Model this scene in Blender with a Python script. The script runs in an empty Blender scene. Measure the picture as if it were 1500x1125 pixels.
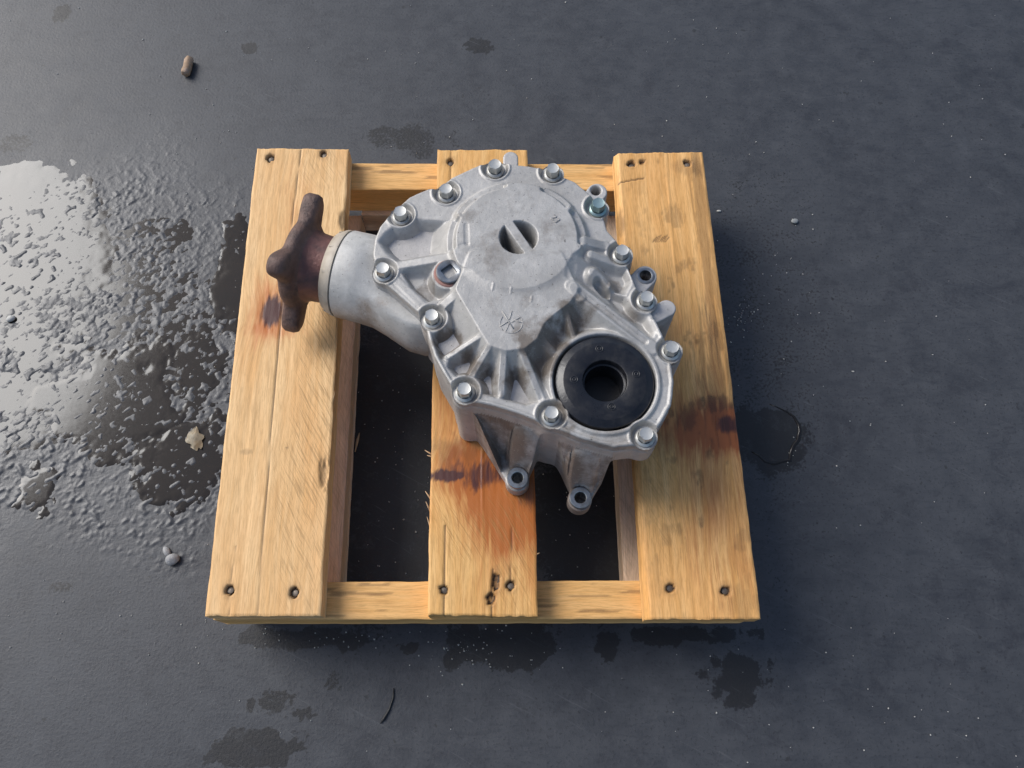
import bpy, bmesh, math, random
import numpy as np
from mathutils import Vector, Matrix
sc = bpy.context.scene
R_ = math.radians
random.seed(7)

# ------------------------------------------------------------------ camera, sky, sun, exposure
CAM = np.array([0.02966, -0.32579, 0.86471])
PITCH, ROLL, F = R_(21.3065), R_(-0.3597), 1230.0        # focal length in pixels of the 1500 px wide photograph
cam = bpy.data.objects.new('camera', bpy.data.cameras.new('camera'))
sc.collection.objects.link(cam)
cam.data.sensor_width = 36.0
cam.data.lens = F / 1500.0 * 36.0
cam.data.clip_start, cam.data.clip_end = 0.02, 500.0
CM = Matrix.Rotation(PITCH, 3, 'X') @ Matrix.Rotation(ROLL, 3, 'Z')
cam.matrix_world = Matrix.Translation(Vector(CAM)) @ CM.to_4x4()
sc.camera = cam
CMn = np.array(CM)

SUN_EL, SUN_AZ = R_(40), R_(-60)        # azimuth measured from +Y, clockwise
w = bpy.data.worlds.new("World"); sc.world = w; w.use_nodes = True
wn = w.node_tree
sky = wn.nodes.new('ShaderNodeTexSky'); sky.sky_type = 'NISHITA'; sky.sun_disc = False
sky.sun_elevation = SUN_EL; sky.sun_rotation = SUN_AZ
sky.air_density, sky.dust_density, sky.ozone_density = 1.0, 2.5, 1.0
wn.links.new(sky.outputs[0], wn.nodes['Background'].inputs[0])
wn.nodes['Background'].inputs[1].default_value = 0.078
sun = bpy.data.objects.new('sun', bpy.data.lights.new('sun', 'SUN'))
sc.collection.objects.link(sun)
sun.data.energy = 1.5; sun.data.angle = R_(34); sun.data.color = (0.99, 0.99, 0.985)
sd = Vector((math.sin(SUN_AZ) * math.cos(SUN_EL), math.cos(SUN_AZ) * math.cos(SUN_EL), math.sin(SUN_EL)))
sun.rotation_euler = sd.to_track_quat('Z', 'Y').to_euler()
sc.view_settings.view_transform = 'Standard'; sc.view_settings.look = 'None'
sc.view_settings.exposure = 0.90; sc.view_settings.gamma = 1.0

# ------------------------------------------------------------------ measuring helper: where a sight line meets the plane z
def at(px, py, z):
    px, py = np.asarray(px, float), np.asarray(py, float)
    d = np.stack([(px - 750) / F, -(py - 562.5) / F, -np.ones_like(px)], -1) @ CMn.T
    t = (z - CAM[2]) / d[..., 2]
    return CAM[:2] + d[..., :2] * t[..., None]
def atl(pts, z): return np.array([at(x, y, z) for x, y in pts])

# ------------------------------------------------------------------ small numpy toolbox
def _h(ix, iy, s):
    n = (ix.astype(np.int64) * 374761393 + iy.astype(np.int64) * 668265263 + s * 1442695041) & 0x7fffffff
    n = ((n ^ (n >> 13)) * 1274126177) & 0x7fffffff
    n = ((n ^ (n >> 16)) * 1103515245) & 0x7fffffff
    return ((n >> 8) & 0xffff) / 65535.0
def vnoise(x, y, s=0):
    ix, iy = np.floor(x), np.floor(y); fx, fy = x - ix, y - iy
    fx, fy = fx * fx * fx * (fx * (6 * fx - 15) + 10), fy * fy * fy * (fy * (6 * fy - 15) + 10)
    a, b, c, d = _h(ix, iy, s), _h(ix + 1, iy, s), _h(ix, iy + 1, s), _h(ix + 1, iy + 1, s)
    return (a + (b - a) * fx) * (1 - fy) + (c + (d - c) * fx) * fy
def fbm(x, y, s=0, o=4, g=0.5):
    t, a, n = 0, 1.0, 0
    for i in range(o):
        t = t + a * vnoise(x * 2 ** i + 17.3 * i, y * 2 ** i - 9.1 * i, s + i); n += a; a *= g
    return t / n
def sstep(a, b, x):
    t = np.clip((x - a) / (b - a), 0, 1); return t * t * (3 - 2 * t)
def smax(a, b, k):
    h = np.clip(0.5 + 0.5 * (a - b) / k, 0, 1); return b + (a - b) * h + k * h * (1 - h)
def smin(a, b, k): return -smax(-a, -b, k)
def sdpoly(X, Y, P):
    d = np.full(X.shape, 1e9); ins = np.zeros(X.shape, bool); n = len(P)
    for i in range(n):
        ax, ay = P[i]; bx, by = P[(i + 1) % n]
        ex, ey = bx - ax, by - ay; wx, wy = X - ax, Y - ay
        t = np.clip((wx * ex + wy * ey) / (ex * ex + ey * ey + 1e-12), 0, 1)
        d = np.minimum(d, (wx - ex * t) ** 2 + (wy - ey * t) ** 2)
        c = ((ay <= Y) & (by > Y)) | ((by <= Y) & (ay > Y))
        xx = ax + (Y - ay) * ex / (ey if abs(ey) > 1e-12 else 1e-12)
        ins ^= c & (X < xx)
    d = np.sqrt(d); return np.where(ins, -d, d)
def sdcap(X, Y, a, b):
    ex, ey = b[0] - a[0], b[1] - a[1]
    t = np.clip(((X - a[0]) * ex + (Y - a[1]) * ey) / (ex * ex + ey * ey + 1e-12), 0, 1)
    return np.hypot(X - a[0] - ex * t, Y - a[1] - ey * t), t
def sdline(X, Y, pts):
    d = None
    for a, b in zip(pts[:-1], pts[1:]):
        q = sdcap(X, Y, a, b)[0]; d = q if d is None else np.minimum(d, q)
    return d

# ------------------------------------------------------------------ object helpers
C = sc.collection
def link(name, me, mat, parent=None, smooth=False):
    o = bpy.data.objects.new(name, me); C.objects.link(o)
    if mat: me.materials.append(mat)
    if parent: o.parent = parent
    if smooth: me.shade_smooth()
    return o
def thing(name, label, cat, loc=(0, 0, 0)):
    o = bpy.data.objects.new(name, None); C.objects.link(o); o.location = loc; o.empty_display_size = 0.03
    o['label'] = label; o['category'] = cat; return o
def tag(o, label, cat, group=None):
    o['label'] = label; o['category'] = cat
    if group: o['group'] = group
    return o
def mesh_np(name, V, Fq, attrs=None):
    me = bpy.data.meshes.new(name); Fq = np.asarray(Fq, np.int32); V = np.asarray(V, np.float32)
    k = Fq.shape[1]
    me.vertices.add(len(V)); me.vertices.foreach_set('co', V.ravel())
    me.loops.add(Fq.size); me.loops.foreach_set('vertex_index', Fq.ravel())
    me.polygons.add(len(Fq)); me.polygons.foreach_set('loop_start', np.arange(0, Fq.size, k, dtype=np.int32))
    me.update(calc_edges=True); me.validate()
    for n, a in (attrs or {}).items():
        at_ = me.attributes.new(n, 'FLOAT', 'POINT'); at_.data.foreach_set('value', np.asarray(a, np.float32))
    return me
def relief(name, X, Y, Z, D, mat, parent, zbase, attrs=None, skirt=True, nrows=1):
    """solid from a height grid Z over X,Y clipped where D<0 (signed distance); rim snapped to D=0, walls dropped to zbase"""
    ny, nx = X.shape; ins = D < 0
    cell = ins[:-1, :-1] | ins[1:, :-1] | ins[:-1, 1:] | ins[1:, 1:]
    gx = np.gradient(D, axis=1) / (X[0, 1] - X[0, 0]); gy = np.gradient(D, axis=0) / (Y[1, 0] - Y[0, 0])
    gl = np.maximum(gx * gx + gy * gy, 0.2)
    out = ~ins
    X2 = np.where(out, X - gx * D / gl, X); Y2 = np.where(out, Y - gy * D / gl, Y)
    idx = np.arange(ny * nx).reshape(ny, nx)
    q = np.stack([idx[:-1, :-1], idx[:-1, 1:], idx[1:, 1:], idx[1:, :-1]], -1)[cell]
    used = np.unique(q); mp = np.full(ny * nx, -1); mp[used] = np.arange(len(used)); q = mp[q]
    V = np.stack([X2.ravel()[used], Y2.ravel()[used], Z.ravel()[used]], -1)
    A = {k: v.ravel()[used] for k, v in (attrs or {}).items()}
    if skirt:
        e = np.concatenate([q[:, [0, 1]], q[:, [1, 2]], q[:, [2, 3]], q[:, [3, 0]]])
        key = np.minimum(e[:, 0], e[:, 1]) * 10 ** 7 + np.maximum(e[:, 0], e[:, 1])
        u, inv, cnt = np.unique(key, return_inverse=True, return_counts=True)
        be = e[cnt[inv] == 1]
        bv = np.unique(be); n0 = len(V)
        nx_ = np.full(n0, -1); pv_ = np.full(n0, -1); nx_[be[:, 0]] = be[:, 1]; pv_[be[:, 1]] = be[:, 0]
        for _ in range(6):
            V[bv, :2] = .5 * V[bv, :2] + .25 * (V[nx_[bv], :2] + V[pv_[bv], :2]); m2 = np.full(n0, -1); m2[bv] = np.arange(len(bv))
        top = V[bv].copy(); low = top.copy(); low[:, 2] = zbase if np.isscalar(zbase) else zbase(top)
        V = np.concatenate([V, top, low]); nb = len(bv)
        for k in A: A[k] = np.concatenate([A[k], A[k][bv], A[k][bv]])
        s = np.stack([be[:, 1], be[:, 0]], 1); s = m2[s] + n0
        q = np.concatenate([q, np.stack([s[:, 0], s[:, 1], s[:, 1] + nb, s[:, 0] + nb], 1)])
    return link(name, mesh_np(name, V, q, A), mat, parent, True)
def grid(x0, x1, y0, y1, st):
    return np.meshgrid(np.arange(x0, x1 + st, st), np.arange(y0, y1 + st, st))
def bm_obj(name, bm, mat, parent=None, smooth=False, sharp=None):
    me = bpy.data.meshes.new(name); bmesh.ops.recalc_face_normals(bm, faces=bm.faces[:]); bm.to_mesh(me); bm.free()
    if sharp is not None:
        me.shade_smooth(); me.set_sharp_from_angle(angle=R_(sharp)); smooth = False
    return link(name, me, mat, parent, smooth)
def lathe(bm, prof, M=None, n=48, cap=False):
    """profile [(r, z)] turned about Z, moved by M"""
    rings = []
    for r, z in prof:
        rings.append([bm.verts.new((M @ Vector((r * math.cos(2 * math.pi * i / n), r * math.sin(2 * math.pi * i / n), z))) if M else
                      Vector((r * math.cos(2 * math.pi * i / n), r * math.sin(2 * math.pi * i / n), z))) for i in range(n)])
    for a, b in zip(rings[:-1], rings[1:]):
        for i in range(n): bm.faces.new((a[i], a[(i + 1) % n], b[(i + 1) % n], b[i]))
    if cap:
        bm.faces.new(rings[0][::-1]); bm.faces.new(rings[-1])
def tube(bm, pts, r, n=6):
    pts = [Vector(p) for p in pts]; rings = []
    for i, p in enumerate(pts):
        t = (pts[min(i + 1, len(pts) - 1)] - pts[max(i - 1, 0)]).normalized()
        u = t.orthogonal().normalized() if abs(t.z) > 0.9 else t.cross(Vector((0, 0, 1))).normalized()
        v = t.cross(u); rr = r[i] if isinstance(r, (list, tuple)) else r
        rings.append([bm.verts.new(p + (u * math.cos(2 * math.pi * k / n) + v * math.sin(2 * math.pi * k / n)) * rr) for k in range(n)])
    for a, b in zip(rings[:-1], rings[1:]):
        for i in range(n): bm.faces.new((a[i], a[(i + 1) % n], b[(i + 1) % n], b[i]))
    bm.faces.new(rings[0][::-1]); bm.faces.new(rings[-1])

# ------------------------------------------------------------------ materials
class NT:
    def __init__(s, name):
        s.m = bpy.data.materials.new(name); s.m.use_nodes = True; s.t = s.m.node_tree; s.b = s.t.nodes['Principled BSDF']
    def n(s, typ, **kw):
        x = s.t.nodes.new('ShaderNode' + typ)
        for k, v in kw.items():
            if k.startswith('i_'):
                k = k[2:]; k = int(k) if k.isdigit() else k.replace('_', ' ')
                s.set(x.inputs[k], v)
            else: setattr(x, k, v)
        return x
    def set(s, sock, v):
        if isinstance(v, bpy.types.NodeSocket): s.t.links.new(v, sock)
        elif isinstance(v, bpy.types.Node): s.t.links.new(v.outputs[0], sock)
        elif isinstance(v, tuple) and len(v) == 3 and sock.type == 'RGBA': sock.default_value = (*v, 1)
        else: sock.default_value = v
    def noise(s, vec, scale, detail=4, rough=0.55, dist=0.0):
        return s.n('TexNoise', i_Vector=vec, i_Scale=scale, i_Detail=detail, i_Roughness=rough, i_Distortion=dist).outputs[0]
    def ramp(s, f, *st):
        r = s.n('ValToRGB', i_0=f); e = r.color_ramp.elements
        while len(e) < len(st): e.new(0.5)
        for k, (p, c) in zip(e, st): k.position = p; k.color = (*c, 1) if isinstance(c, tuple) else (c, c, c, 1)
        return r.outputs[0]
    def mix(s, f, a, b, mode='MIX'):
        x = s.n('Mix', data_type='RGBA', blend_type=mode); s.set(x.inputs[0], f); s.set(x.inputs[6], a); s.set(x.inputs[7], b); return x.outputs[2]
    def math(s, op, a, b=0.0, c=None, clamp=False):
        x = s.n('Math', operation=op, use_clamp=clamp); s.set(x.inputs[0], a); s.set(x.inputs[1], b)
        if c is not None: s.set(x.inputs[2], c)
        return x.outputs[0]
    def attr(s, name): return s.n('Attribute', attribute_name=name).outputs['Fac']
    def obj(s): return s.n('TexCoord').outputs['Object']
    def mapped(s, sc_, vec=None): return s.n('Mapping', i_Vector=vec or s.obj(), i_Scale=sc_).outputs[0]
    def bump(s, h, strength, dist, prev=None):
        b = s.n('Bump', i_Height=h, i_Strength=strength, i_Distance=dist)
        if prev is not None: s.set(b.inputs['Normal'], prev)
        return b.outputs[0]
    def out(s, **kw):
        for k, v in kw.items(): s.set(s.b.inputs[k.replace('_', ' ')], v)
        return s.m

def mat_alu(name, base, rough, metal, dirt):
    t = NT(name); v = t.obj(); g = t.attr('grime_tone')
    n1 = t.noise(v, 28, 6, 0.65); n2 = t.noise(v, 160, 5, 0.65); n3 = t.noise(v, 1100, 3, 0.6); n4 = t.noise(v, 70, 8, 0.72); n5 = t.noise(v, 48, 7, 0.7, 0.6)
    col = t.mix(t.ramp(n1, (0.35, 0.0), (0.68, 1.0)), tuple(c * 0.80 for c in base), tuple(min(c * 1.10, 1) for c in base))
    col = t.mix(t.math('MULTIPLY', t.ramp(n2, (0.50, 0.0), (0.72, 1.0)), 0.45), col, tuple(c * 0.66 for c in base))
    col = t.mix(t.math('MULTIPLY', t.ramp(n5, (0.54, 0.0), (0.70, 1.0)), 0.55), col, tuple(min(c * 1.28, 1) for c in base))
    col = t.mix(t.math('MULTIPLY', t.ramp(n3, (0.45, 0.0), (0.75, 1.0)), 0.35), col, tuple(c * 0.7 for c in base))
    gm = t.math('MULTIPLY', t.math('MULTIPLY', t.math('SUBTRACT', t.math('ADD', g, t.math('MULTIPLY', n4, 1.1)), 0.80), 2.2, clamp=True), 0.85)
    col = t.mix(gm, col, dirt)
    spk = t.ramp(t.noise(v, 420, 2, 0.4), (0.70, 0.0), (0.74, 1.0))
    col = t.mix(t.math('MULTIPLY', spk, 0.6), col, (0.06, 0.055, 0.05))
    scr = t.ramp(t.noise(t.mapped((6, 60, 20)), 22, 3, 0.5, 0.8), (0.66, 0.0), (0.70, 1.0))
    col = t.mix(t.math('MULTIPLY', scr, 0.35), col, tuple(min(c * 1.4, 1) for c in base))
    r = t.math('ADD', t.math('MULTIPLY', n5, 0.25), rough - 0.12)
    b = t.bump(n3, 0.4, 0.0005); b = t.bump(n2, 0.25, 0.0012, b)
    return t.out(Base_Color=col, Roughness=r, Metallic=t.math('MULTIPLY', t.math('SUBTRACT', 1.0, gm), metal), Normal=b)
def mat_plain(name, base, rough, metal=0.0, var=0.25, scale=250, bump=0.15, dirt=None, spec=0.5):
    t = NT(name); v = t.obj(); n1 = t.noise(v, scale, 4, 0.6); n2 = t.noise(v, scale * 0.25, 5, 0.65)
    col = t.mix(n1, tuple(c * (1 - var) for c in base), tuple(min(1, c * (1 + var)) for c in base))
    col = t.mix(t.math('MULTIPLY', t.n('ObjectInfo').outputs['Random'], 0.35), col, tuple(c * .55 for c in base))
    if dirt: col = t.mix(t.ramp(n2, (0.48, 0.0), (0.68, 0.8)), col, dirt)
    return t.out(Base_Color=col, Roughness=t.math('ADD', t.math('MULTIPLY', n2, 0.2), rough - 0.1), Metallic=metal,
                 Normal=t.bump(n1, bump, 0.001), Specular_IOR_Level=spec)
M_cover = mat_alu('cast aluminium cover', (0.43, 0.418, 0.398), 0.5, 0.3, (0.115, 0.09, 0.068))
M_case = mat_alu('cast aluminium case', (0.48, 0.46, 0.44), 0.48, 0.3, (0.12, 0.085, 0.065))
M_tube = mat_alu('cast aluminium pinion housing', (0.45, 0.445, 0.43), 0.58, 0.2, (0.2, 0.15, 0.11))
M_zinc = mat_plain('zinc plated steel', (0.58, 0.58, 0.55), 0.42, 0.6, 0.12, 500, 0.1, (0.25, 0.23, 0.2))
M_zincg = mat_plain('green tinted zinc steel', (0.36, 0.48, 0.47), 0.36, 0.75, 0.2, 500, 0.1, (0.15, 0.25, 0.25))
M_steel = mat_plain('worn steel', (0.33, 0.35, 0.37), 0.33, 0.85, 0.2, 400, 0.1, (0.14, 0.13, 0.12))
M_rust = mat_plain('rusty iron', (0.135, 0.082, 0.066), 0.58, 0.15, 0.5, 420, 0.9, (0.05, 0.036, 0.034))
M_rustred = mat_plain('rusty hub iron', (0.17, 0.078, 0.066), 0.5, 0.2, 0.4, 300, 0.6, (0.075, 0.045, 0.042))
M_rustring = mat_plain('rust red gasket', (0.33, 0.17, 0.14), 0.6, 0.0, 0.3, 600, 0.2)
M_ring = mat_plain('beige painted ring', (0.46, 0.40, 0.32), 0.5, 0.0, 0.2, 300, 0.15, (0.3, 0.25, 0.19))
M_rubber = mat_plain('black rubber', (0.009, 0.010, 0.014), 0.30, 0.0, 0.4, 300, 0.15, (0.026, 0.025, 0.025))
M_mark = mat_plain('worn rubber mark', (0.014, 0.015, 0.019), 0.4, 0.0, 0.5, 700, 0.2)
M_dark = mat_plain('near black bore', (0.012, 0.011, 0.011), 0.45, 0.0, 0.3, 300, 0.1)  # near-black tone of the disc closing the bore
M_nail = mat_plain('dull nail steel', (0.20, 0.17, 0.14), 0.5, 0.6, 0.4, 900, 0.2)

def mat_wood(name, light, dark, tint=(0.50, 0.16, 0.04), saw=1.0):
    t = NT(name); gu, gv = t.attr('gu'), t.attr('gv'); st, dk, pr, sw = t.attr('stain'), t.attr('dark'), t.attr('purple'), t.attr('saw')
    vec = t.n('CombineXYZ', i_X=t.math('MULTIPLY', gu, 1.0), i_Y=t.math('MULTIPLY', gv, 0.055), i_Z=t.attr('gs')).outputs[0]
    g1 = t.noise(vec, 95, 6, 0.65, 0.4); g2 = t.noise(vec, 420, 5, 0.7, 0.2)
    vec2 = t.n('CombineXYZ', i_X=gu, i_Y=t.math('MULTIPLY', gv, 0.25), i_Z=t.attr('gs')).outputs[0]
    g3 = t.noise(vec2, 30, 5, 0.6); g4 = t.noise(t.n('CombineXYZ', i_X=gu, i_Y=gv, i_Z=t.attr('gs')).outputs[0], 1300, 2, 0.5)
    col = t.mix(t.ramp(g1, (0.36, 0.0), (0.66, 1.0)), light, dark)
    col = t.mix(t.math('MULTIPLY', t.ramp(g2, (0.50, 0.0), (0.64, 1.0)), 0.5), col, tuple(c * 0.66 for c in dark))
    col = t.mix(t.math('MULTIPLY', t.ramp(g3, (0.45, 0.0), (0.75, 1.0)), 0.45), col, (dark[0] * 1.0, dark[1] * 0.82, dark[2] * 0.62))
    g5 = t.noise(vec, 1000, 4, 0.7, 0.1)
    col = t.mix(t.math('MULTIPLY', t.ramp(g5, (0.48, 0.0), (0.60, 1.0)), 0.5), col, tuple(c * 0.66 for c in dark))
    stn = t.math('MINIMUM', t.math('MULTIPLY', t.math('ADD', t.math('ADD', st, t.math('MULTIPLY', t.math('SUBTRACT', g2, 0.5), 1.1)), t.math('SUBTRACT', t.math('MULTIPLY', t.math('SUBTRACT', g3, 0.5), 1.2), 0.12)), 1.0, clamp=True), t.math('MULTIPLY', st, 2.2))
    stn = t.math('MULTIPLY', stn, 1.0)
    col = t.mix(stn, col, tint)
    col = t.mix(t.math('MINIMUM', t.math('MULTIPLY', t.math('ADD', pr, t.math('SUBTRACT', t.math('MULTIPLY', g2, 1.2), 0.7)), 1.3, clamp=True), t.math('MULTIPLY', pr, 2.0)), col, (0.075, 0.028, 0.024))
    # saw marks: fine slanted arcs
    sv = t.n('CombineXYZ', i_X=t.math('ADD', t.math('MULTIPLY', gu, 0.78), t.math('MULTIPLY', gv, 0.42)), i_Y=t.math('MULTIPLY', gv, 0.05), i_Z=0.0).outputs[0]
    s1 = t.noise(sv, 620, 3, 0.6)
    swm = t.math('MULTIPLY', t.ramp(s1, (0.50, 0.0), (0.64, 1.0)), sw, clamp=True)
    col = t.mix(t.math('MULTIPLY', swm, 0.55 * saw), col, tuple(c * 0.5 for c in dark))
    d2 = t.math('MULTIPLY', dk, t.math('ADD', t.math('MULTIPLY', g4, 1.0), 0.45), clamp=True)
    col = t.mix(d2, col, (0.035, 0.022, 0.015))
    b = t.bump(g2, 0.25, 0.0007); b = t.bump(g4, 0.12, 0.0004, b); b = t.bump(swm, 0.35, 0.0006, b)
    return t.out(Base_Color=col, Roughness=t.math('SUBTRACT', 0.62, t.math('MULTIPLY', st, 0.2)), Normal=b, Specular_IOR_Level=0.35)
M_wL = mat_wood('pine plank pale', (0.84, 0.56, 0.28), (0.72, 0.42, 0.17))
M_wM = mat_wood('pine plank resinous', (0.80, 0.49, 0.195), (0.66, 0.35, 0.105), (0.40, 0.125, 0.028))
M_wR = mat_wood('pine plank soiled', (0.82, 0.485, 0.195), (0.66, 0.34, 0.105), (0.36, 0.11, 0.035))
M_wS = mat_wood('pine stringer', (0.82, 0.50, 0.205), (0.70, 0.38, 0.12))
M_wB = mat_wood('rough sawn bottom board', (0.80, 0.62, 0.46), (0.66, 0.47, 0.32))

# ------------------------------------------------------------------ floor and the water lying on it
FX0, FX1 = -0.80, -0.21; FY0, FY1 = -0.22, 0.36
xs = np.concatenate([[-30, -8, -3], np.arange(-1.25, FX0, 0.0036), np.arange(FX0, FX1, 0.00135), np.arange(FX1, 1.25, 0.0036), [3, 8, 30]])
ys = np.concatenate([[-30, -8, -2], np.arange(-0.62, FY0, 0.0036), np.arange(FY0, FY1, 0.00135), np.arange(FY1, 1.1, 0.0036), [3, 8, 30]])
X, Y = np.meshgrid(xs, ys)
def ell(px, py, rx, ry, wob=0.35, s=0):
    """0..1 soft patch centred on a spot of the floor, sizes in photo pixels"""
    c = at(px, py, 0.0); ax = np.abs(at(px + rx, py, 0.0) - c)[0]; ay = np.abs(at(px, py + ry, 0.0) - c)[1]
    x, y = X, Y
    q = np.hypot((x - c[0]) / ax, (y - c[1]) / ay)
    return q + wob * (fbm(x / max(ax, ay) * 3, y / max(ax, ay) * 3, s, 4) - 0.5) * 2
def patch(*a, soft=0.35, **k): return 1 - sstep(1 - soft, 1 + soft, ell(*a, **k))
rough_zone = np.maximum.reduce([patch(120, 440, 300, 235, s=3, soft=0.45), patch(230, 620, 250, 175, s=5, soft=0.4), patch(40, 560, 200, 230, s=6, soft=0.4)])
ca, sa = math.cos(R_(35)), math.sin(R_(35))
U, Vv = X * ca + Y * sa, -X * sa + Y * ca
lump = 0.72 * fbm(U / 0.0066, Vv / 0.0047, 11, 4, 0.6) + 0.28 * fbm(X / 0.030, Y / 0.030, 19, 3)
lump = (lump - 0.5) * 2
fine = fbm(X / 0.02, Y / 0.02, 31, 4) - 0.5
drop = np.clip((vnoise(U / .0062, Vv / .0048, 71) - .66) * 3, 0, 1) * (fbm(X / .05, Y / .05, 73, 2) > .42)
floor_h = 0.00135 * rough_zone ** 1.5 * np.maximum(lump, drop * .85) * (0.6 + 0.8 * fbm(X / .06, Y / .06, 40, 2)) + 0.00008 * fine
wet = np.full(X.shape, -1.2)
def addw(v, *a, **k): 
    global wet
    wet = np.maximum(wet, -1.2 + (v + 1.2) * patch(*a, **k))
addw(0.46, 40, 370, 150, 165, s=51, soft=0.5, wob=0.4)
addw(0.36, 10, 560, 110, 160, s=52, soft=0.5, wob=0.4)
addw(0.05, 200, 420, 200, 150, s=53, soft=0.5)
addw(0.62, 345, 410, 48, 105, s=54, soft=0.5, wob=0.6)
addw(0.70, 160, 585, 120, 95, s=55, soft=0.35, wob=0.5)
addw(0.72, 275, 675, 95, 75, s=56, soft=0.35, wob=0.5)
addw(0.60, 55, 715, 32, 45, s=57, soft=0.4, wob=0.5)
addw(0.30, 290, 545, 60, 80, s=58, soft=0.5, wob=0.6)
level = 0.00135 * wet * 0.50
stain = np.maximum.reduce([patch(720, 945, 70, 38, s=61, wob=.9), patch(1082, 995, 44, 40, s=62, wob=.7), patch(890, 942, 17, 25, s=63, wob=.7), patch(515, 940, 24, 14, s=64, wob=.8),
    patch(590, 205, 65, 20, s=65, wob=.8) * .6, patch(430, 935, 75, 15, s=66, wob=.9), patch(370, 1100, 55, 28, s=67, wob=.9), patch(1010, 930, 75, 12, s=68, wob=.9), patch(770, 960, 28, 20, s=69, wob=.9),
    patch(365, 70, 10, 8, s=70, wob=.6), patch(700, 66, 22, 10, s=71, wob=.9), patch(270, 340, 12, 8, s=72), patch(445, 1045, 14, 9, s=73, wob=.9), patch(600, 950, 14, 9, s=74, wob=.9), patch(90, 20, 12, 12, s=75),
    patch(20, 210, 26, 14, s=76) * .5, patch(90, 860, 20, 9, s=77) * .5, patch(490, 1000, 12, 20, s=78, wob=.9) * .6, patch(400, 1030, 30, 16, s=79, wob=.9) * .7,
    0.75 * patch(600, 640, 130, 260, s=80, wob=.3), 0.75 * patch(860, 760, 110, 140, s=81, wob=.3), 0.3 * patch(1110, 470, 120, 290, s=82, wob=.3, soft=.9), patch(1120, 640, 60, 50, s=83, wob=.35) * .9])  # faint broad patch right of the pallet deepens its shadow in the floor colour
damp = np.clip(rough_zone * 1.0, 0, 1)
idx = np.arange(X.size).reshape(X.shape)
q = np.stack([idx[:-1, :-1], idx[:-1, 1:], idx[1:, 1:], idx[1:, :-1]], -1).reshape(-1, 4)
t = NT('dark concrete'); v = t.obj()
n1, n2, n3 = t.noise(v, 6, 6, 0.6), t.noise(v, 38, 6, 0.65), t.noise(v, 320, 4, 0.6)
n5 = t.noise(t.mapped((1, 1, 1)), 900, 3, 0.6); n6 = t.noise(t.mapped((3, 14, 1)), 9, 5, 0.65, 1.2)
A_stain_shade, A_dp = t.attr('stain'), t.attr('damp')
col = t.mix(t.ramp(n1, (0.3, 0.0), (0.7, 1.0)), (0.029, 0.031, 0.036), (0.048, 0.051, 0.057))
col = t.mix(t.ramp(n2, (0.38, 0.0), (0.68, 1.0)), col, (0.053, 0.056, 0.062))
col = t.mix(t.math('MULTIPLY', t.ramp(n6, (0.52, 0.0), (0.7, 1.0)), 0.45), col, (0.020, 0.023, 0.030))
col = t.mix(t.math('MULTIPLY', t.ramp(n3, (0.56, 0.0), (0.68, 1.0)), 0.7), col, (0.017, 0.018, 0.021))
col = t.mix(t.math('MULTIPLY', t.ramp(t.noise(v, 75, 3, 0.5), (0.70, 0.0), (0.73, 1.0)), 0.7), col, (0.02, 0.02, 0.02))
sm = t.ramp(t.math('ADD', A_stain_shade, t.math('ADD', t.math('MULTIPLY', t.math('SUBTRACT', n2, 0.5), 1.0), t.math('MULTIPLY', t.math('SUBTRACT', n3, 0.5), 1.5))), (0.30, 0.0), (0.56, 1.0))
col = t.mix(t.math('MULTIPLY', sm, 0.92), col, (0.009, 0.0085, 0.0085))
rg = t.math('SUBTRACT', t.math('ADD', t.math('MULTIPLY', n2, 0.20), 0.41), t.math('ADD', t.math('MULTIPLY', A_dp, 0.12), t.math('MULTIPLY', sm, 0.0)))
pale = t.ramp(t.noise(v, 620, 3, 0.6), (0.70, 0.0), (0.76, 1.0))
col = t.mix(t.math('MULTIPLY', pale, 0.45), col, (0.13, 0.135, 0.14))
n7 = t.noise(v, 20, 10, 0.82, 0.2)
col = t.mix(t.math('MULTIPLY', t.ramp(n7, (0.38, 1.0), (0.47, 0.0)), 0.5), col, (0.020, 0.021, 0.026))
col = t.mix(t.math('MULTIPLY', t.ramp(n7, (0.56, 0.0), (0.66, 1.0)), 0.32), col, (0.075, 0.079, 0.086))
scr = t.ramp(t.noise(t.mapped((4, 90, 1), t.n('Mapping', i_Vector=v, i_Rotation=(0, 0, 0.5)).outputs[0]), 4, 4, 0.6, 1.0), (0.64, 0.0), (0.70, 1.0))
col = t.mix(t.math('MULTIPLY', scr, 0.3), col, (0.10, 0.105, 0.11))
b = t.bump(n3, 0.35, 0.0008); b = t.bump(n2, 0.05, 0.003, b); b = t.bump(n5, 0.15, 0.0004, b)
M_floor = t.out(Base_Color=col, Roughness=rg, Normal=b, Specular_IOR_Level=0.5)
fl = link('floor', mesh_np('floor', np.stack([X.ravel(), Y.ravel(), floor_h.ravel()], -1), q, dict(stain=stain.ravel(), damp=damp.ravel())), M_floor, None, True)
fl['kind'] = 'structure'
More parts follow.
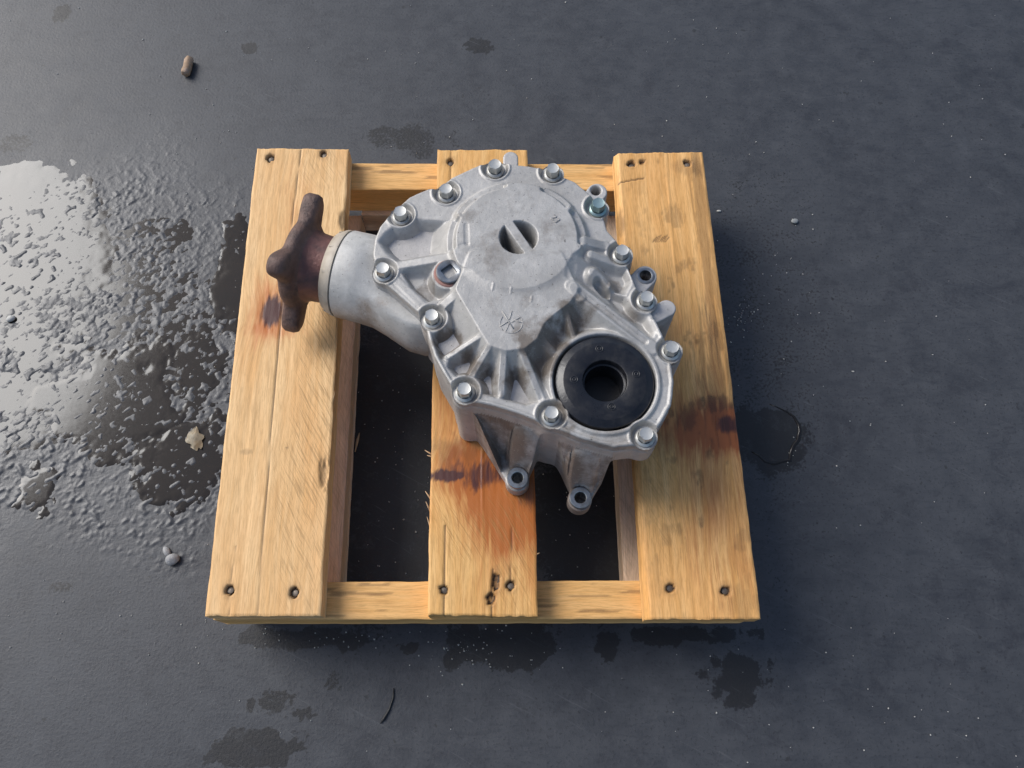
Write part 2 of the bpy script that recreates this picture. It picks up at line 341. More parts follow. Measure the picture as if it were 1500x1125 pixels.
# water: a thin film whose level lies just above the low spots; the bumps stand out of it
t = NT('water film'); v = t.obj(); n = t.noise(v, 14, 4, 0.6); n2 = t.noise(v, 300, 3, 0.6)
M_water = t.out(Base_Color=t.mix(n, (0.008, 0.007, 0.006), (0.022, 0.017, 0.012)), Roughness=t.math('ADD', t.math('MULTIPLY', n2, 0.08), 0.06), IOR=1.46, Normal=t.bump(t.noise(v, 60, 2, 0.5), 0.05, 0.0008))
under = level > floor_h - 0.0002
cell = (under[:-1, :-1] | under[1:, :-1] | under[:-1, 1:] | under[1:, 1:]).reshape(-1)
qw = q[cell]; us = np.unique(qw); mp = np.full(X.size, -1); mp[us] = np.arange(len(us))
pw = link('puddle', mesh_np('puddle', np.stack([X.ravel()[us], Y.ravel()[us], level.ravel()[us]], -1), mp[qw]), M_water, None, True)
pw['kind'] = 'structure'
del X, Y, U, Vv, lump, fine

# ------------------------------------------------------------------ the wooden pallet
H = 0.10
pallet = thing('wooden_pallet', 'small pine pallet of three broad planks on crosswise battens under the metal gearbox', 'pallet', (0, 0, 0))
def board(name, quad, ztop, thick, mat, seed, feats=None, step=0.0013, chip=0.0006, parent=pallet, warp=0.0, label=None, coarse=None):
    """plank: quad = corners a(u0,v0) b(u1,v0) c(u1,v1) d(u0,v1) as XY; relief on top, v runs along the grain"""
    a, b, c, d = [np.array(p, float) for p in quad]
    Lu, Lv = np.linalg.norm(b - a), np.linalg.norm(d - a)
    sv = coarse or step
    nu, nv = max(3, int(Lu / step)), max(3, int(Lv / sv))
    u, v = np.meshgrid(np.linspace(0, 1, nu), np.linspace(0, 1, nv))
    eu = (fbm(v * Lv / 0.02, v * 0 + seed, seed, 4) - 0.5) * chip * 2 * (1 - 2 * u) * (np.abs(u - .5) > .49)
    ev = (fbm(u * Lu / 0.006, u * 0 + seed, seed + 9, 3) - 0.5) * chip * 3 * (1 - 2 * v) * (np.abs(v - .5) > .499)
    uu, vv = u + eu / Lu, v + ev / Lv
    P = (a * (1 - uu)[..., None] + b * uu[..., None]) * (1 - vv)[..., None] + (d * (1 - uu)[..., None] + c * uu[..., None]) * vv[..., None]
    px, py = P[..., 0], P[..., 1]; um, vm = u * Lu, v * Lv
    z = np.zeros_like(um) - (fbm(um / .005, vm / .08, seed + 3, 3) - .5) * 0.0006
    A = dict(gu=um.copy() + 0.0045 * (fbm(um / .05, vm / .11, seed + 5, 3) - .5) * 2, gv=vm.copy(), stain=np.zeros_like(um), dark=np.zeros_like(um), purple=np.zeros_like(um), saw=np.zeros_like(um), gs=np.full_like(um, seed * 0.37))
    if feats: z = feats(px, py, um, vm, z, A)
    ed = np.minimum.reduce([um, Lu - um, vm, Lv - vm]); rr = 0.0010
    z = z - np.where(ed < rr, rr - np.sqrt(np.maximum(rr * rr - (rr - ed) ** 2, 0)), 0) * (0.5 + fbm(um / .01, vm / .02, seed + 8, 2))
    N = nu * nv; idx = np.arange(N).reshape(nv, nu)
    V = [np.stack([px.ravel(), py.ravel(), (ztop + z).ravel()], -1)]; AA = {k: [x.ravel()] for k, x in A.items()}
    Q = [np.stack([idx[:-1, :-1], idx[:-1, 1:], idx[1:, 1:], idx[1:, :-1]], -1).reshape(-1, 4)]
    rim = np.concatenate([idx[0, :-1], idx[:-1, -1], idx[-1, :0:-1], idx[:0:-1, 0]]); n = len(rim); base = N
    for k in range(3):
        f = (0, .5, 1)[k]; r = V[0][rim].copy(); r[:, 2] = r[:, 2] * (1 - f) + (ztop - thick) * f
        r[:, :2] += ((fbm(r[:, 0] / .01, r[:, 1] / .01 + k * 7, seed, 3) - .5) * chip * 1.0)[:, None] if k == 1 else 0
        V.append(r)
        for kk in AA:
            x = AA[kk][0][rim].copy()
            if kk == 'gu': x = x + f * thick * np.where(x > Lu / 2, 1, -1)
            if kk in ('dark', 'purple'): x = x * (0.7 if k < 2 else 0.4)
            if kk == 'saw': x = x * 0 + .3
            AA[kk].append(x)
    j = np.arange(n); j2 = (j + 1) % n
    for k in range(2):
        o = base + k * n
        Q.append(np.stack([o + j2, o + j, o + n + j, o + n + j2], -1))
    me = mesh_np(name, np.concatenate(V), np.concatenate(Q), {k: np.concatenate(x) for k, x in AA.items()})
    bmx = bmesh.new(); bmx.from_mesh(me); bmx.verts.ensure_lookup_table()
    o = base + 2 * n; bmx.faces.new([bmx.verts[o + i] for i in range(n)]); bmx.to_mesh(me); bmx.free()
    o = link(name, me, mat, parent, True)
    if label: o['label'] = label
    return o
NAILS = []
def hole(px, py, z, A, x, y, r=0.0042, depth=0.0045, nail=True, el=1.0):
    c = at(x, y, H); d = np.hypot((px - c[0]), (py - c[1]) / el) + 0.0016 * (fbm(px / .003, py / .003, int(x), 3) - .5) * 2
    m = 1 - sstep(r * 0.75, r * 1.15, d)
    A['dark'][:] = np.maximum(A['dark'], 0.85 * m * sstep(r * .1, r * .8, d) + 0.3 * m); A['dark'][:] = np.maximum(A['dark'], 0.28 * (1 - sstep(r, r * 2.3, d)))
    if nail: NAILS.append((c[0], c[1], H - depth + 0.0009))
    return z - depth * m
def crack(px, py, z, A, pts, w=0.0005, depth=0.0012, dark=0.8):
    P = atl(pts, H); d = sdline(px, py, P) + 0.0004 * (fbm(px / .004, py / .02, 5, 2) - .5)
    m = 1 - sstep(w * .6, w * 1.8, d); A['dark'][:] = np.maximum(A['dark'], dark * m); return z - depth * m
def blot(px, py, x, y, rx, ry, s, wob=.5, soft=.4):
    c = at(x, y, H); ax = abs(at(x + rx, y, H)[0] - c[0]); ay = abs(at(x, y + ry, H)[1] - c[1])
    q = np.hypot((px - c[0]) / ax, (py - c[1]) / ay) + wob * ((fbm(px / max(ax, .006) * 4.2, py / max(ay, .006) * .8, s, 5, .6) - .5) * 2.2 + (fbm(px / .0022, py / .03, s + 50, 3) - .5) * .7)
    return 1 - sstep(1 - soft, 1 + soft, q)
def knot(px, py, um, vm, A, x, y, rx, ry, s, halo=2.3, purple=1.0, amp=.010):
    c = at(x, y, H); dx, dy = px - c[0], py - c[1]
    A['gu'] += amp * np.sign(dx) * np.exp(-(dy / 0.035) ** 2 - (np.abs(dx) / .03)) * (1 - np.exp(-(np.abs(dx) / .004)))
    A['purple'][:] = np.maximum(A['purple'], purple * blot(px, py, x, y, rx, ry, s, .35, .35))
    A['stain'][:] = np.maximum(A['stain'], .8 * blot(px, py, x, y, rx * halo, ry * halo, s + 1, .4, .6))
def fL(px, py, um, vm, z, A):
    for x, y in ((396, 231), (474, 225), (336, 864), (431, 868)): z = hole(px, py, z, A, x, y, el=1.15)
    z = crack(px, py, z, A, ((441, 219), (428, 320), (415, 420), (398, 620), (388, 760), (376, 901)), 0.00045, .001, .75)
    z = crack(px, py, z, A, ((345, 800), (337, 856), (335, 900)), 0.0003, .0005, .5)
    knot(px, py, um, vm, A, 398, 455, 14, 24, 5, 2.0)
    z = z - .0006 * blot(px, py, 398, 455, 15, 25, 6)
    A['stain'] += .35 * blot(px, py, 410, 482, 42, 12, 8, .6, .5) + .25 * blot(px, py, 440, 300, 30, 60, 9, .5, .6) * 0.5
    A['saw'] = np.clip(blot(px, py, 452, 700, 40, 150, 10, .5, .6) + blot(px, py, 470, 500, 26, 120, 12, .5, .6) + .6 * blot(px, py, 470, 245, 35, 35, 11), 0, 1)
    A['dark'] = np.maximum(A['dark'], .6 * blot(px, py, 502, 322, 5, 13, 13, .6)); z = z - .002 * blot(px, py, 503, 322, 6, 14, 13, .6)
    A['dark'] = np.maximum(A['dark'], .6 * blot(px, py, 474, 690, 6, 18, 14, .9) * .8); z = z - .002 * blot(px, py, 476, 690, 6, 18, 14, .9)
    A['dark'] = np.maximum(A['dark'], .3 * blot(px, py, 361, 662, 9, 4, 15)); A['dark'] = np.maximum(A['dark'], .6 * blot(px, py, 420, 656, 2, 2, 16))
    return z
def fM(px, py, um, vm, z, A):
    for x, y in ((660, 237), (650, 864), (748, 858)): z = hole(px, py, z, A, x, y)
    z = hole(px, py, z, A, 727, 852, .0035, .0035, False, 2.2); z = hole(px, py, z, A, 719, 877, .0038, .004, False, 1.4)
    z = crack(px, py, z, A, ((652, 770), (651, 850), (650, 902)), .0004, .001, .8); z = crack(px, py, z, A, ((660, 220), (660, 260), (661, 300)), .0003, .0008, .6)
    z = crack(px, py, z, A, ((722, 835), (719, 880), (720, 902)), .0005, .0012, .8); z = crack(px, py, z, A, ((750, 765), (748, 840), (750, 902)), .0003, .0008, .6)
    P = atl(((707, 640), (706, 760), (706, 902)), H); d = sdline(px, py, P); z = z + .0007 * (1 - sstep(.0002, .0009, d))
    A['stain'] += .5 * blot(px, py, 690, 610, 60, 90, 31, .5, .7) + .12 * blot(px, py, 710, 740, 90, 110, 32, .5, .8)
    A['stain'] += 1.1 * blot(px, py, 750, 735, 52, 60, 21, .6, .7) + .75 * blot(px, py, 690, 690, 45, 35, 22, .7, .6) + .22 * blot(px, py, 730, 800, 60, 90, 23, .6, .7) + .5 * blot(px, py, 780, 720, 22, 110, 29, .5, .6)
    A['purple'] += .95 * blot(px, py, 650, 697, 22, 8, 24, .5, .4) + .75 * blot(px, py, 700, 695, 36, 20, 25, .9, .5) + .45 * blot(px, py, 772, 722, 14, 22, 26, .8, .5)
    A['dark'] = np.maximum(A['dark'], .35 * blot(px, py, 665, 660, 40, 20, 27, 1.2, .4))
    c = at(650, 697, H); A['gu'] += .014 * np.exp(-((py - c[1]) / .03) ** 2) * np.exp(-((px - c[0]) / .05) ** 2)
    A['saw'] = np.clip(blot(px, py, 755, 800, 38, 90, 28, .5, .6) + .8 * blot(px, py, 680, 780, 40, 40, 30), 0, 1)
    return z
def fR(px, py, um, vm, z, A):
    for x, y in ((925, 240), (1007, 239), (982, 861), (1063, 865)): z = hole(px, py, z, A, x, y)
    z = hole(px, py, z, A, 941, 237, .003, .004, False)
    z = crack(px, py, z, A, ((906, 268), (925, 264), (943, 261)), .0005, .001, .9)
    for k in range(7): z = crack(px, py, z, A, ((957 + 3 * k, 354), (962 + 3 * k, 347 - (k % 3))), .0006, .0004, .6)
    P = atl(((975, 225), (985, 350), (998, 470), (1000, 600)), H); d = sdline(px, py, P); z = z + .0008 * (1 - sstep(.0002, .001, d))
    P = atl(((1041, 842), (1045, 905)), H); d = sdline(px, py, P); z = z + .0006 * (1 - sstep(.0002, .001, d))
    knot(px, py, um, vm, A, 1066, 622, 17, 13, 41, 2.6, .85, .012)
    A['stain'] += .55 * blot(px, py, 1020, 625, 70, 40, 42, .8, .6) + .5 * blot(px, py, 1050, 720, 40, 130, 43, .6, .7) + .3 * blot(px, py, 985, 640, 35, 30, 44, .7, .8) + .3 * blot(px, py, 1005, 520, 50, 60, 45, .6, .6)
    dk = .5 * blot(px, py, 1005, 612, 14, 16, 46, .9, .5) + .45 * blot(px, py, 1050, 592, 24, 10, 47, .9) + .4 * blot(px, py, 1045, 540, 22, 70, 48, 1.3, .3) + .4 * blot(px, py, 1032, 340, 12, 110, 49, 1.3, .3)
    dk += .3 * blot(px, py, 1010, 245, 20, 12, 50, .6) + .5 * blot(px, py, 910, 325, 5, 18, 51, .6) + .35 * blot(px, py, 985, 315, 14, 12, 52, .9) + .25 * blot(px, py, 1085, 880, 22, 25, 53, 1.1) + .22 * blot(px, py, 960, 650, 25, 22, 54, .9)
    A['dark'] = np.maximum(A['dark'], np.clip(dk, 0, .75))
    A['dark'] = np.maximum(A['dark'], .5 * sstep(.62, .74, fbm(px / .012, py / .02, 55, 4)) * blot(px, py, 1010, 560, 75, 380, 56, .4, .8))
    A['saw'] = .5 * blot(px, py, 960, 700, 30, 100, 57, .6, .7)
    z = z - 1.3 * np.maximum(.0048 - um, 0) * (.6 + .6 * fbm(vm / .05, um * 0, 58, 2))
    return z
def Q(*p): return [at(x, y, H) for x, y in p]
board('deck_board', Q((300, 902), (469, 902), (511, 218), (376, 217)), H, .022, M_wL, 3, fL, label='left pale deck plank with a dark purple knot')
board('deck_board', Q((626, 901), (788, 903), (772, 219), (641, 219)), H, .022, M_wM, 4, fM, label='middle deck plank with orange resin stain and a brown streak')
board('deck_board', Q((946, 907), (1115, 907), (1029, 222), (900, 224)), H, .022, M_wR, 5, fR, label='right deck plank, soiled along its outer edge, with a knot')
ZS = H - .0225
def fS(px, py, um, vm, z, A):
    A['dark'] = np.maximum(A['dark'], .5 * sstep(.66, .72, fbm(px / .05, py / .004, 77, 3)))
    return z
xl, xr = -0.2432, 0.2455
board('stringer', [(xl, -.2465), (xl, -.2133), (xr, -.2140), (xr, -.2485)], ZS, .0425, M_wS, 7, fS, .0014, .0005, coarse=.003)
board('stringer', [(xl, .2150), (xl, .2500), (xr, .2440), (xr, .2090)], ZS, .0425, M_wS, 9, fS, .0014, .0005, coarse=.003)
def fB(px, py, um, vm, z, A): A['saw'][:] = .45; return z
board('bottom_batten', [(-.1428, .2085), (-.1428, .243), (.1365, .2385), (.1365, .2040)], .0345, .034, M_wB, 11, fB, .002, .0005, coarse=.004)
board('bottom_board', [(-.232, -.2400), (-.1385, -.2400), (-.1432, .2080), (-.236, .2080)], .0340, .0335, M_wB, 12, fB, .002, .0008, coarse=.003)
board('bottom_board', [(.137, -.2410), (.232, -.2415), (.232, .205), (.1370, .2065)], .0340, .0335, M_wB, 13, fB, .002, .0008, coarse=.003)
nail_me = None
for x, y, z in NAILS:
    if nail_me is None:
        bm = bmesh.new(); lathe(bm, [(.0001, .0006), (.0018, .0005), (.0029, .0001), (.0029, -.002)], n=14)
        o = bm_obj('nail', bm, M_nail, pallet, sharp=40); nail_me = o.data
    else:
        o = bpy.data.objects.new('nail', nail_me); C.objects.link(o); o.parent = pallet
    o.location = (x, y, z); o.rotation_euler = (random.uniform(-.15, .15), random.uniform(-.15, .15), random.uniform(0, 3))
M_splinter = mat_plain('pale wood splinter', (0.55, 0.36, 0.2), 0.6, 0, .25, 500)
for px_, py_, ln, ang in ((629, 664, .010, 2.6), (631, 669, .007, 2.9), (628, 727, .011, 2.2), (627, 742, .009, 2.0), (629, 768, .014, 1.9), (488, 588, .020, 1.4), (485, 600, .024, 1.55), (786, 812, .006, .3)):
    p = at(px_, py_, H - .003); bm = bmesh.new()
    dx, dy = math.cos(ang) * ln / 2, math.sin(ang) * ln / 2
    tube(bm, [(p[0] - dx, p[1] - dy, H - .004), (p[0], p[1], H - .002), (p[0] + dx, p[1] + dy, H - .001 + .001 * random.random())], [.0009, .0008, .0002], 5)
    bm_obj('splinter', bm, M_splinter, pallet, True)

# ------------------------------------------------------------------ the gearbox (transfer case)
ZF = 0.207                                             # face of the bolted cover
case = thing('transfer_case', 'grey cast aluminium gearbox with black seal and rusty drive flange, lying on the pallet', 'gearbox', (0, 0, 0))
mm = 0.001
def P(x, y, h=0.0): return tuple(at(x, y, ZF + h * mm) / mm)        # millimetres in plan
def PL(pts, h=0.0): return [P(x, y, h) for x, y in pts]
BOLTS = [(586, 309), (653, 276), (725, 240), (810, 246), (877, 297), (912, 366), (948, 434), (985, 508), (947, 635), (808, 604), (680, 569), (632, 461), (560, 392)]
HB = 6.4                                               # bolt head top above the face
BP = [P(x, y, HB) for x, y in BOLTS]
OUT = PL([(556, 332), (570, 316), (600, 288), (628, 276), (642, 276), (662, 260), (703, 241), (742, 239), (795, 246), (842, 266), (866, 286), (884, 318), (890, 338), (903, 352), (917, 386), (932, 420), (952, 454),
          (970, 490), (983, 532), (987, 560), (983, 594), (966, 624), (935, 652), (900, 656), (850, 642), (800, 622), (760, 606), (720, 594), (690, 588), (664, 570), (650, 547), (636, 522), (629, 500), (625, 482), (615, 460), (572, 422), (553, 407), (546, 372), (549, 350)])
X, Y = grid(min(p[0] for p in OUT) - 16, max(p[0] for p in OUT) + 16, min(p[1] for p in OUT) - 16, max(p[1] for p in OUT) + 16, 0.7)
def disc(c): return np.hypot(X - c[0], Y - c[1])
OD = sdpoly(X, Y, OUT)
D = OD.copy()
for b in BP: D = smin(D, disc(b) - 10.8, 3.0)
D = D + 0.35 * (fbm(X / 9, Y / 9, 3, 3) - .5) * 2
h = np.zeros_like(X)
SEAL = P(886, 558, 3)
def pocket(pts, depth, slope=2.6, k=2.0, m=0.0, lift=0.0):
    global h
    s = sdpoly(X, Y, PL(pts, depth / 2)); h = smin(h, depth + np.maximum(s + m, 0) * slope, k)
def rib(a, b, w, z0, z1, slope=3.0, k=1.6, hh=0.0):
    global h
    d, tt = sdcap(X, Y, P(*a, z0), P(*b, z1)); h = smax(h, z0 + (z1 - z0) * tt - np.maximum(d - w, 0) * slope, k)
# recesses inside the rim
pocket([(570, 348), (584, 338), (612, 330), (655, 334), (662, 372), (625, 378), (588, 386), (572, 372), (562, 358)], -11, 1.7, 4, 3.5)
pocket([(590, 402), (612, 392), (660, 384), (668, 420), (650, 440), (628, 444), (604, 424)], -7.5, 2.4, 3, 2.5)
pocket([(642, 488), (650, 470), (668, 440), (712, 500), (672, 526), (652, 524), (640, 505)], -12, 1.7, 3, 2)
pocket([(664, 530), (700, 510), (718, 512), (692, 550), (672, 550), (662, 540)], -11, 2.0, 3, 2)
pocket([(706, 545), (718, 515), (731, 515), (727, 581), (706, 574), (700, 560)], -11, 2.2, 3, 2)
pocket([(743, 515), (762, 515), (789, 586), (770, 592), (741, 584)], -11, 2.2, 3, 2)
pocket([(775, 510), (800, 470), (838, 440), (860, 450), (880, 478), (840, 495), (812, 540), (810, 575), (795, 560)], -8, 1.2, 4, 2)
pocket([(872, 388), (894, 388), (914, 399), (920, 413), (912, 430), (893, 426), (872, 412)], -8, 1.6, 3.5, 2)
pocket([(884, 428), (912, 440), (928, 458), (944, 470), (953, 488), (949, 498), (915, 470)], -8, 1.6, 3.5, 2)
# raised round middle: two steps over the upper half, a plain slope below
CC = P(757, 348, 13); r = disc(CC); ang = np.degrees(np.arctan2(Y - CC[1], X - CC[0]))
def arc(a0, a1): return sstep(a0 - 2, a0 + 2, ang) * (1 - sstep(a1 - 2, a1 + 2, ang))
ledge_on = np.clip(arc(100, 152) + sstep(156, 160, ang % 360) * (1 - sstep(188, 192, ang % 360)) + arc(36, 66) + arc(-6, 30), 0, 1)
two = np.maximum(13 - np.maximum(r - 53.5, 0) * 1.9, np.where(r < 90, 6.8 - np.maximum(r - 62.0, 0) * (1.7 - .65 * sstep(150, 158, ang % 360) * (1 - sstep(188, 195, ang % 360))), -60))
low = sstep(205, 220, ang % 360) * (1 - sstep(340, 350, ang % 360))
one = 13 - np.maximum(r - (57.0 - 6 * low), 0) * (1.7 - 1.15 * low)
prof = np.where(r > 92, -60, two * ledge_on + one * (1 - ledge_on))
prof = prof + .5 * (1 - (r / 54) ** 2) * (r < 54)
h = smax(h, prof, 2.4)
# neck running down from the round middle
NECK = PL([(668, 420), (690, 370), (820, 370), (846, 420), (836, 436), (818, 452), (798, 474), (782, 500), (764, 512), (738, 514), (716, 506), (704, 488)], 11)
NECK = np.array(NECK); nc = NECK.mean(0); NECK = nc + (NECK - nc) * (1 - 6 / np.maximum(np.linalg.norm(NECK - nc, axis=1), 1))[:, None]
h = smax(h, 12.2 - np.maximum(sdpoly(X, Y, NECK) - 5.5, 0) * 1.3, 4.5)
# plug boss
PC = P(657, 402, 6); h = smax(h, 6.0 - np.maximum(disc(PC) - 14.6, 0) * 3.0, 2.4)
# ribs
rib((566, 392), (668, 374), 3.4, 0, 7, 1.6, 4); rib((572, 402), (624, 452), 3.2, 0, 0, 2.0, 2.5); rib((640, 455), (668, 430), 3.4, 1, 8, 2.2, 3)
for a, b, w_, z0, z1 in (((655, 523), (706, 490), 2.0, 0, 10), ((692, 548), (716, 508), 2.4, 0, 10.5), ((734, 578), (738, 512), 2.7, 0, 10.5), ((794, 586), (763, 511), 2.7, 0, 10.5)): rib(a, b, w_, z0, z1, 2.2, 3.0)
rib((784, 488), (812, 518), 3.0, 9, 0, 1.5, 3.5); rib((824, 435), (840, 492), 1.6, 10.5, 0, 2.0, 2)
rib((843, 422), (958, 510), 5.0, 11.5, 2, 1.5, 3.5); rib((836, 418), (850, 434), 4.5, 12, 10.5, 1.8, 3)
rib((889, 417), (868, 398), 3.4, 3, 10, 1.5, 3.5); rib((856, 352), (886, 360), 4, 10, 1, 1.8, 3.5); rib((866, 372), (905, 386), 3.2, 8, 0, 1.5, 3.5)
g0, _ = sdcap(X, Y, P(850, 428, 10), P(945, 500, 3)); h = h - 2.2 * (1 - sstep(1.0, 3.4, g0))
dd, _ = sdcap(X, Y, P(876, 415, 3), P(887, 430, 0)); h = h - 7 * (1 - sstep(1.5, 5, dd))
# seal seat collar
rs = disc(SEAL)
h = smax(h, np.where(rs < 60, 2.2 - np.maximum(rs - 46.5, 0) * 1.4, -60), 1.2)
h = smin(h, np.where(rs < 46, -7 + np.maximum(rs - 41.6, 0) * 4, 60), 1.0)
# marks and shallow dents on the round middle
for a, b, w, dp in (((683, 330), (684, 356), 2.2, .5), ((684, 358), (673, 361), 2.2, .35), ((838, 384), (835, 402), 4.0, .8)):
    q, _ = sdcap(X, Y, P(*a, 13), P(*b, 13)); h = h - dp * (1 - sstep(w * .5, w * 1.4, q))
for a, b in (((723, 415), (721, 424)), ((749, 422), (748, 429)), ((779, 434), (778, 441))):
    q, _ = sdcap(X, Y, P(*a, 13), P(*b, 13)); h = h + .35 * (1 - sstep(.4, 1.2, q))
# the split cup in the middle
CUP = P(759.5, 347.5, 13); rc = disc(CUP)
a_, b_ = np.array(P(747, 329, 13)), np.array(P(773, 366, 13)); dv = (b_ - a_) / np.linalg.norm(b_ - a_); nv_ = np.array([-dv[1], dv[0]])
off = np.abs((X - CUP[0]) * nv_[0] + (Y - CUP[1]) * nv_[1])
inside = np.maximum(rc - 17.0, 4.4 - off)
h = np.where(rc < 40, smin(h, -24 + np.maximum(inside + 5.6, 0) * 6.6, 1.6), h)
h = smax(h, np.where((D > -4.2) & (D < 2) & (Y < P(757, 470)[1]), 1.3 - np.maximum(-D - 2.6, 0) * 1.6, -60), .8)
for b in BP:
    d_ = disc(b); h = smax(h, np.where((d_ < 22) & (D < -1.0), 1.0 - np.maximum(np.abs(d_ - 12.6) - 1.6, 0) * 1.8, -60), 1.2)
# spot faces round the bolts, on a raised rim
for b in BP:
    d_ = disc(b); h = smin(h, np.where(d_ < 16, -5.0 + np.maximum(d_ - 10.2, 0) * 2.4, 60), 1.4)
h = h - np.where(D > -1.6, 1.6 - np.sqrt(np.maximum(1.6 ** 2 - np.clip(1.6 + D, 0, 1.6) ** 2, 0)), 0)
h = h + .16 * (fbm(X / 14, Y / 14, 8, 4) - .5) * 2 + .06 * (fbm(X / 2.5, Y / 2.5, 9, 2) - .5)
def blotmm(c, rx, s, wob=.6, soft=.5):
    q = disc(c) / rx + wob * (fbm(X / rx * 1.7, Y / rx * 1.7, s, 4) - .5) * 2; return 1 - sstep(1 - soft, 1 + soft, q)
h = np.where(rs < 19, -34.0, h)
gr = np.zeros_like(X)
for x, y, rr, a in ((800, 510, 22, .75), (815, 535, 14, .8), (850, 455, 12, .55), (775, 500, 14, .5), (690, 532, 13, .75), (655, 500, 13, .75), (715, 550, 10, .6), (762, 555, 13, .7), (625, 420, 10, .5), (835, 470, 14, .7), (900, 415, 10, .5), (925, 460, 10, .45), (830, 605, 16, .6), (890, 632, 22, .45), (745, 560, 18, .35), (740, 370, 20, .28), (800, 370, 18, .3), (680, 300, 14, .25), (690, 570, 14, .5), (820, 340, 16, .22), (985, 540, 8, .4), (780, 450, 12, .3), (735, 372, 26, .4), (815, 352, 20, .35), (690, 318, 16, .35), (760, 300, 20, .22), (600, 350, 12, .3), (870, 300, 12, .25), (720, 455, 14, .25), (900, 460, 14, .3)):
    gr = np.maximum(gr, a * blotmm(P(x, y), rr, int(x)))
for b in BP: gr = np.maximum(gr, .45 * (1 - sstep(6, 12, disc(b))) * (.5 + fbm(X / 4, Y / 4, 6, 3)))  # mottled darker tone inside each bolt's spot face
cover = relief('cover', X * mm, Y * mm, ZF + h * mm, D * mm, M_cover, case, ZF - .010, dict(grime_tone=gr))

# gear case under the cover
LUGS = [(758, 700), (850, 729)]; ZL = 0.124
lp = [tuple(at(x, y, ZL) / mm) for x, y in LUGS]
X, Y = grid(X.min() - 5, X.max() + 12, Y.min() - 45, Y.max() + 6, 0.65)
Dc = sdpoly(X, Y, OUT)
for b in BP: Dc = smin(Dc, disc(b) - 10.6, 3.0)
def PZ(x, y, z): return tuple(at(x, y, z) / mm)
seam = ZF / mm - 10.3
Df = Dc - 0.5 - .6 * (fbm(X / 6, Y / 6, 4, 3) - .3)
EARS = [((748, 231), (748, 262), 7.4, 8), ((977, 451), (940, 470), 8.2, 8), ((945.6, 404), (925, 425), 10.5, 14), ((875, 281), (860, 300), 9.5, 7)]
ear_d, ear_h = [], []
for a, b, rr, drop in EARS:
    z = ZF - drop * mm; q, _ = sdcap(X, Y, PZ(*a, z), PZ(*b, z)); ear_d.append(q - rr); ear_h.append(z / mm)
# skirt wall, columns and webs going down to the two mounting lugs
FT = .104
WALL = [PZ(660, 594, FT), PZ(687, 630, FT), PZ(706, 654, FT), PZ(738, 704, FT), PZ(758, 716, FT), PZ(776, 698, FT), PZ(786, 676, FT), PZ(796, 670, FT), PZ(808, 672, FT), PZ(821, 694, FT), PZ(832, 718, FT), PZ(850, 748, FT), PZ(868, 730, FT), PZ(882, 707, FT), PZ(902, 684, FT), PZ(914, 668, FT), PZ(930, 640, .19), PZ(900, 560, .2), PZ(760, 520, .2), PZ(660, 540, .2)]
Dw = sdpoly(X, Y, WALL)
Dall = smin(Df, Dw, 2.0)
for q in ear_d: Dall = smin(Dall, q, 2.5)
for b in lp: Dall = smin(Dall, disc(b) - 11.0, 2.5)
z = np.full_like(X, 118.0)
dout = np.maximum(Df, 0)
z = smax(z, 180.0 - dout * 4.4, 4.0)
for (lx, ly), top in zip(lp, ((775, 622), (862, 655))):
    tp = PZ(*top, .185); q, tt = sdcap(X, Y, (lx, ly), tp)
    z = smax(z, 117 + 68 * sstep(.12, .95, tt) ** .9 - np.maximum(q - 10.0 - 1.5 * tt, 0) * 4.5 - 5 * (q / 12) ** 2 * (q < 14), 2.0)
for a, za, b, zb, w_ in (((728, 684), 126, (690, 610), 190, 1.3), ((833, 707), 128, (812, 640), 188, 1.3), ((790, 672), 140, (795, 628), 190, 3.0), ((880, 704), 135, (905, 660), 188, 2.0)):
    q, tt = sdcap(X, Y, PZ(*a, za * mm), PZ(*b, zb * mm)); z = smax(z, za + (zb - za) * tt - np.maximum(q - w_, 0) * 2.6, 2.0)
zl = np.maximum(z, np.where(Df < 1.6, 187 - 2.5 * np.maximum(Df, 0), 0)); tt = sstep(.5, -1.2, Df) if False else 1 - sstep(-1.2, .5, Df)
z = np.where(Df < 1.6, zl + (seam - zl) * tt, z)
for q, eh in zip(ear_d, ear_h):
    z = np.where((q < 0) & (Df > -1), np.maximum(z, eh - np.where(q > -1.5, 1.5 - np.sqrt(np.maximum(2.25 - np.clip(1.5 + q, 0, 1.5) ** 2, 0)), 0)), z)
for x, y, drop, rr in ((945.6, 404, 14, 5.4), (873, 279, 7, 4.6)):
    q = disc(PZ(x, y, ZF - drop * mm)); z = np.where(q < rr + 1.2, np.minimum(z, (ZF / mm - drop) - np.interp(q, [0, rr - .6, rr, rr + 1.2], [22, 22, 1.4, 0])), z)
for b in lp:
    q = disc(b); z = np.where(q < 11.0, np.where(q < 5.2, 102, np.minimum(z, 122.5)), z)
z = np.where((Dall > -1.2) & (z < 170), z - 1.0 * (1.2 + Dall) , z)
z += .3 * (fbm(X / 9, Y / 9, 12, 4) - .5) * 2 * (z < 190)
z = np.where(disc(SEAL) < 19.5, 165.0, z)
gr = np.clip(.35 + .5 * (fbm(X / 16, Y / 16, 13, 4) - .4) * 2, 0, .8) * (z < 185) + .15
gear_case = relief('gear_case', X * mm, Y * mm, z * mm, Dall * mm, M_case, case, lambda top: np.where(top[:, 2] > .15, np.where((top[:, 1] < P(757, 560)[1] * mm) & (top[:, 0] < PZ(893, 650, .18)[0] * mm), .1025, np.where(top[:, 1] < P(757, 600)[1] * mm, .172, top[:, 2] - .055)), .1022), dict(grime_tone=gr))
